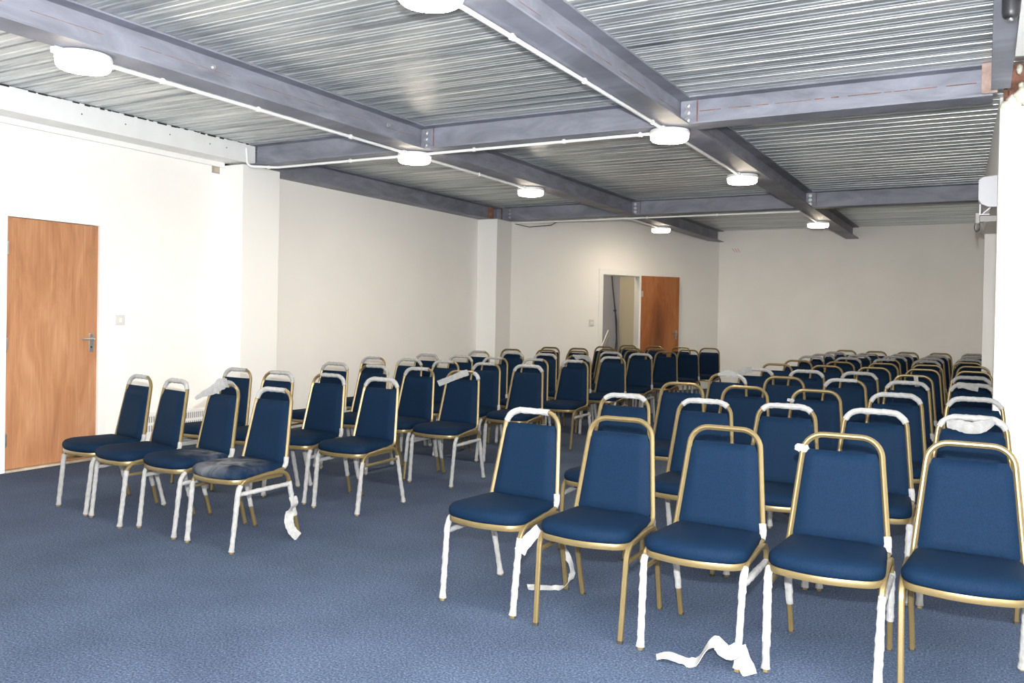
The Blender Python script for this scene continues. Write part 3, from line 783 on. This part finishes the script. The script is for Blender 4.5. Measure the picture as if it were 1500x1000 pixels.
#----- right block: (x, y of top rail), top code
RX = [(-1.90, 3.67), (-1.42, 3.645), (-.945, 3.62), (-.49, 3.665), (-.03, 3.70)]
RIGHT = [
 [(-1.90, 3.68, 'L'), (-1.43, 3.645, '0'), (-.95, 3.62, '0'), (-.49, 3.67, '0'), (-.035, 3.72, '0')],
 [(-1.84, 4.74, 'M'), (-1.36, 4.73, 'M'), (-.92, 4.75, 'M'), (-.48, 4.77, 'F'), (-.04, 4.76, 'F')],
 [(-1.85, 5.86, '0'), (-1.41, 5.86, '0'), (-.955, 5.9, '0'), (-.48, 5.93, 'F'), (-.04, 5.94, 'F')],
 [(-1.84, 7.05, 'R'), (-1.39, 7.06, '0'), (-.94, 7.11, 'L'), (-.50, 7.19, 'F'), (-.07, 7.27, 'F')],
 [(-1.83, 8.03, 'F'), (-1.39, 8.08, 'F'), (-.96, 8.15, 'F'), (-.53, 8.14, '0'), (-.085, 8.25, 'F')],
 [(-1.86, 9.07, '0'), (-1.38, 9.14, '0'), (-.94, 9.19, '0'), (-.50, 9.25, '0'), (-.10, 9.22, '0')],
 [(-1.82, 10.06, '0'), (-1.36, 10.13, '0'), (-.94, 10.19, '0'), (-.56, 10.23, '0'), (-.12, 10.3, '0')],
 [(-1.87, 11.29, 'F'), (-1.44, 11.28, 'F'), (-1.01, 11.29, 'L'), (-.58, 11.26, 'F'), (-.22, 11.25, '0')],
 [(-1.87, 12.13, 'F'), (-1.47, 12.25, 'F'), (-1.02, 12.25, 'F'), (-.56, 12.12, 'F'), (-.18, 12.15, 'F')],
 [(-1.88, 13.15, 'F'), (-1.41, 13.05, 'L'), (-.97, 13.05, 'F'), (-.56, 13.1, 'F'), (-.18, 13.2, 'F')],
 [(-1.83, 14.17, '0'), (-1.42, 14.14, '0'), (-1.0, 14.16, '0'), (-.58, 14.26, '0'), (-.17, 14.3, 'F')]]
LEFT = {  # columns from left: E D C B A ; each list by row
 'E': {4: (-5.40, 6.92, 'L'), 5: (-5.38, 7.86, 'F'), 6: (-5.42, 9.02, 'L'), 7: (-5.40, 9.95, '0'), 8: (-5.42, 11.05, '0')},
 'D': {1: (-4.98, 3.86, 'L'), 2: (-5.05, 4.79, 'L'), 3: (-5.03, 5.90, 'F'), 4: (-4.96, 6.93, 'F'), 5: (-4.94, 7.87, 'F'), 6: (-4.98, 9.08, 'F'), 7: (-5.04, 10.12, '0'), 8: (-5.0, 11.07, '0'), 9: (-5.02, 12.03, '0'), 10: (-5.0, 12.97, '0')},
 'C': {1: (-4.53, 3.78, 'F'), 2: (-4.57, 4.76, 'R'), 3: (-4.58, 5.88, 'R'), 4: (-4.53, 6.92, 'L'), 5: (-4.51, 7.86, 'L'), 6: (-4.52, 9.06, 'F'), 7: (-4.64, 10.15, '0'), 8: (-4.62, 11.12, '0'), 9: (-4.59, 12.01, '0'), 10: (-4.55, 12.95, '0')},
 'B': {1: (-4.09, 3.78, '0'), 2: (-4.19, 4.82, 'R'), 3: (-4.10, 5.87, 'L'), 4: (-4.06, 6.90, 'L'), 5: (-4.11, 7.94, 'L'), 6: (-4.10, 9.06, 'R'), 7: (-4.22, 10.22, 'F'), 8: (-4.13, 11.02, '0'), 9: (-4.13, 11.93, '0'), 10: (-4.09, 12.94, '0')},
 'A': {1: (-3.63, 3.73, 'L'), 2: (-3.64, 4.76, 'F'), 3: (-3.64, 5.82, '0'), 4: (-3.62, 6.90, 'F'), 5: (-3.66, 7.97, 'L'), 6: (-3.66, 9.02, 'L'), 7: (-3.74, 10.12, 'F'), 8: (-3.73, 11.02, '0'), 9: (-3.73, 12.01, '0'), 10: (-3.72, 13.0, '0')}}

rl = random.Random(21)
def rlegs(p):
    s = ''.join(rl.choice('FFFFH') if rl.random() < p else '0' for _ in range(4))
    s += ''.join('F' if rl.random() < p * .7 else '0' for _ in range(2)) + ('J' if rl.random() < .6 else '0')
    return s
LEGS_R1 = ['FFF0F0J', '0000000', 'FFH00FJ', 'FFHH0FJ', '000F000']
SPECIAL_R = {(1, 1): 'blue chair, paper on left of top rail, leftmost of right block front row',
 (1, 2): 'blue chair with all gold bare legs, second from left in right block front row',
 (1, 3): 'blue chair with torn paper ribbon on carpet, middle of right block front row',
 (1, 4): 'blue chair with small paper knot on rail, fourth in right block front row',
 (1, 5): 'blue chair cut by right picture edge, bare gold rail, front row'}
RC = {}
for i, row in enumerate(RIGHT, 1):
    for j, (x, y, t) in enumerate(spread(row), 1):
        legs = LEGS_R1[j - 1] if i == 1 else rlegs(.75)
        lb = SPECIAL_R.get((i, j), 'blue chair, %s, %s row of right block, %s from left' % (DESC[t], ORD[i], NTH[j]))
        rz = math.radians({(1, 1): -4.5, (1, 2): -.5, (1, 3): -1.5, (1, 4): 0}.get((i, j), rl.uniform(-1.0, 1.0)))
        RC[i, j] = chair(x, y, rz, t, legs, lb, 'blue banquet chairs in the right block', i * 7 + j)
SPECIAL_L = {('D', 1): 'blue chair nearest the wooden door, outermost of left block front row',
 ('C', 1): 'blue chair with paper covered rail, second from door in left block front row',
 ('B', 1): 'blue chair with big loose paper flap on rail, left block front row',
 ('A', 1): 'blue chair with dusty seat and hanging paper strip, aisle end of left block front row',
 ('A', 3): 'blue chair with long paper ribbon across backrest, aisle end of left block third row'}
for i in range(1, 11):
    ks = [c for c in 'EDCBA' if i in LEFT[c]]
    if i > 1:
        for c, r in zip(ks, spread([LEFT[c][i] for c in ks])): LEFT[c][i] = tuple(r)
LC = {}
pos = {'A': 1, 'B': 2, 'C': 3, 'D': 4, 'E': 5}
YAWS = {('D', 1): -10, ('C', 1): -12, ('B', 1): -9.5, ('A', 1): -5, ('A', 2): -3}
for c, d in LEFT.items():
    for i, (x, y, t) in d.items():
        legs = rlegs(.9) if i > 1 else {'D': 'FFHH00J', 'C': 'FFFHF0J', 'B': 'FFH0FFJ', 'A': 'FFHH0FJ'}[c]
        lb = SPECIAL_L.get((c, i), 'blue chair, %s, %s row of left block, %s from aisle' % (DESC[t], ORD[i], NTH[pos[c]]))
        rz = math.radians(YAWS.get((c, i), rl.uniform(-2.2, -.4)))
        seat = 'seat_dusty' if (c, i) == ('A', 1) else 'seat_slightdust' if (c, i) == ('B', 1) else 'seat'
        LC[c, i] = chair(x, y, rz, t, legs, lb, 'blue banquet chairs in the left block', i * 5 + pos[c], seat)

# ------------------------------------------------------------------ loose paper on single chairs (local chair coordinates)
def knot(fr, p, seed, r=.02):
    mb = MB(); lump(mb, p, (r, r * .8, r), random.Random(seed), 9, 6); mb.build('paper_knot', M['paper'], fr, smooth=True, angle=70)
# right front row
root, fr, lg = RC[1, 1]
strip(lg[3], smooth_pts([(.198, .13, .33), (.215, .16, .26), (.19, .175, .20), (.225, .185, .13), (.215, .20, .06), (.17, .19, .012), (.10, .15, .008), (.05, .08, .02)]), .032,
      up=[(0, 1, .3) if k % 7 < 4 else (.6, .6, .4) for k in range(36)], seed=1, label='torn paper curling down to the carpet')
strip(lg[1], smooth_pts([(.203, -.235, .28), (.225, -.20, .33), (.25, -.15, .37)]), .05, up=(0, .3, 1), seed=2)
root, fr, lg = RC[1, 3]
strip(lg[1], smooth_pts([(.198, -.27, .09), (.16, -.285, .07), (.12, -.29, .10), (.09, -.30, .085), (.05, -.305, .02), (.0, -.30, .012), (-.06, -.31, .022), (-.10, -.325, .012)]), .05,
      up=[(0, .5, 1)] * 12 + [(0, 1, .5)] * 12 + [(0, 1, .15)] * 12, seed=3, label='torn paper ribbon lying on the carpet')
strip(lg[1], smooth_pts([(.20, -.27, .10), (.225, -.285, .05), (.245, -.29, .01)]), .06, up=(.3, 0, 1), seed=4)
root, fr, lg = RC[1, 4]
knot(fr, (-.142, .172, .775), 5, .017); strip(fr, smooth_pts([(-.142, .165, .775), (-.165, .16, .78), (-.172, .16, .765)]), .03, up=(0, .2, 1), seed=6)
root, fr, lg = RC[3, 3]
knot(fr, (-.150, .165, .765), 7, .014); strip(fr, smooth_pts([(-.15, .16, .765), (-.18, .155, .77)]), .02, up=(0, .2, 1), seed=8)
root, fr, lg = RC[2, 5]
strip(fr, smooth_pts([(-.11, .16, .80), (-.06, .15, .80), (0, .15, .79), (.06, .155, .81), (.09, .17, .83)]), .06, up=(0, -.3, 1), seed=9, wmul=[.6 + .5 * math.sin(PI * k / 20) for k in range(21)])
root, fr, lg = RC[4, 1]
strip(fr, smooth_pts([(-.07, .18, .835), (-.02, .175, .85), (.04, .175, .842), (.10, .18, .825), (.14, .18, .78)]), .045, up=(0, -.2, 1), seed=10, wmul=[.5 + .8 * math.sin(PI * min(1, k / 14)) for k in range(21)])
root, fr, lg = RC[5, 1]
strip(fr, smooth_pts([(-.16, .16, .79), (-.13, .16, .80), (-.09, .165, .825), (-.04, .175, .83)]), .055, up=(0, -.2, 1), seed=11)
root, fr, lg = RC[5, 4]
strip(fr, smooth_pts([(.02, .165, .838), (.025, .150, .80), (.035, .145, .74), (.045, .142, .69)]), .035, up=(1, 0, 0), seed=12)
root, fr, lg = RC[4, 5]
strip(fr, smooth_pts([(-.10, .16, .83), (-.06, .15, .835), (0, .155, .82), (.04, .16, .815)]), .045, up=(0, -.2, 1), seed=13)
root, fr, lg = LC['B', 1]
strip(fr, smooth_pts([(-.20, .10, .74), (-.15, .12, .77), (-.08, .145, .80), (-.01, .165, .845), (.04, .17, .85)]), .055, up=[(0, -.35, 1)] * 21, seed=14, wmul=[.3 + .07 * k if k < 16 else 1.1 for k in range(21)], label='large loose paper flap')
strip(fr, smooth_pts([(.0, .175, .848), (.05, .18, .85), (.10, .18, .835), (.145, .175, .80)]), .032, up=(0, -.3, 1), seed=15)
root, fr, lg = LC['A', 3]
strip(fr, smooth_pts([(-.20, .12, .735), (-.15, .13, .755), (-.08, .145, .785), (-.01, .16, .815), (.05, .172, .835)]), .05, up=(.1, -.3, 1), seed=16, label='paper ribbon slanting across')
link('paper_wrap', wrap_mesh('top', TOPP, .575, .63, 1, base=.016), fr)
root, fr, lg = LC['A', 1]
strip(lg[3], smooth_pts([(.198, .15, .24), (.215, .15, .20), (.19, .14, .15), (.205, .12, .10), (.225, .13, .05), (.24, .16, .015)]), .05,
      up=[(0, 1, .2)] * 10 + [(.4, 1, .2)] * 16, seed=17, label='hanging torn paper')
root, fr, lg = LC['B', 6]
strip(fr, smooth_pts([(-.04, .165, .80), (.0, .165, .825), (.06, .17, .83), (.13, .165, .80)]), .05, up=(0, -.2, 1), seed=18)

# ------------------------------------------------------------------ light
def point(name, loc, e, r, col=(1, 1, 1)):
    l = bpy.data.lights.new(name, 'POINT'); l.energy = e; l.shadow_soft_size = r; l.color = col
    o = bpy.data.objects.new(name, l); COL.objects.link(o); o.location = loc; return o
FLASH = 1500
fl = point('camera_flash', Vector((0, 0, CZ)) + up * .19 + rt * .02 + fw * .02, FLASH, .022, (.96, .98, 1.0))
w = bpy.data.worlds.new('world'); scene.world = w; w.use_nodes = True
w.node_tree.nodes['Background'].inputs[0].default_value = (.9, .95, 1, 1); w.node_tree.nodes['Background'].inputs[1].default_value = .0

scene.view_settings.view_transform = 'Standard'; scene.view_settings.look = 'None'
scene.view_settings.gamma = 1; scene.view_settings.exposure = 0; scene.view_settings.use_curve_mapping = False
scene.cycles.use_denoising = True; scene.cycles.max_bounces = 8; scene.cycles.diffuse_bounces = 5
scene.cycles.sample_clamp_indirect = 6
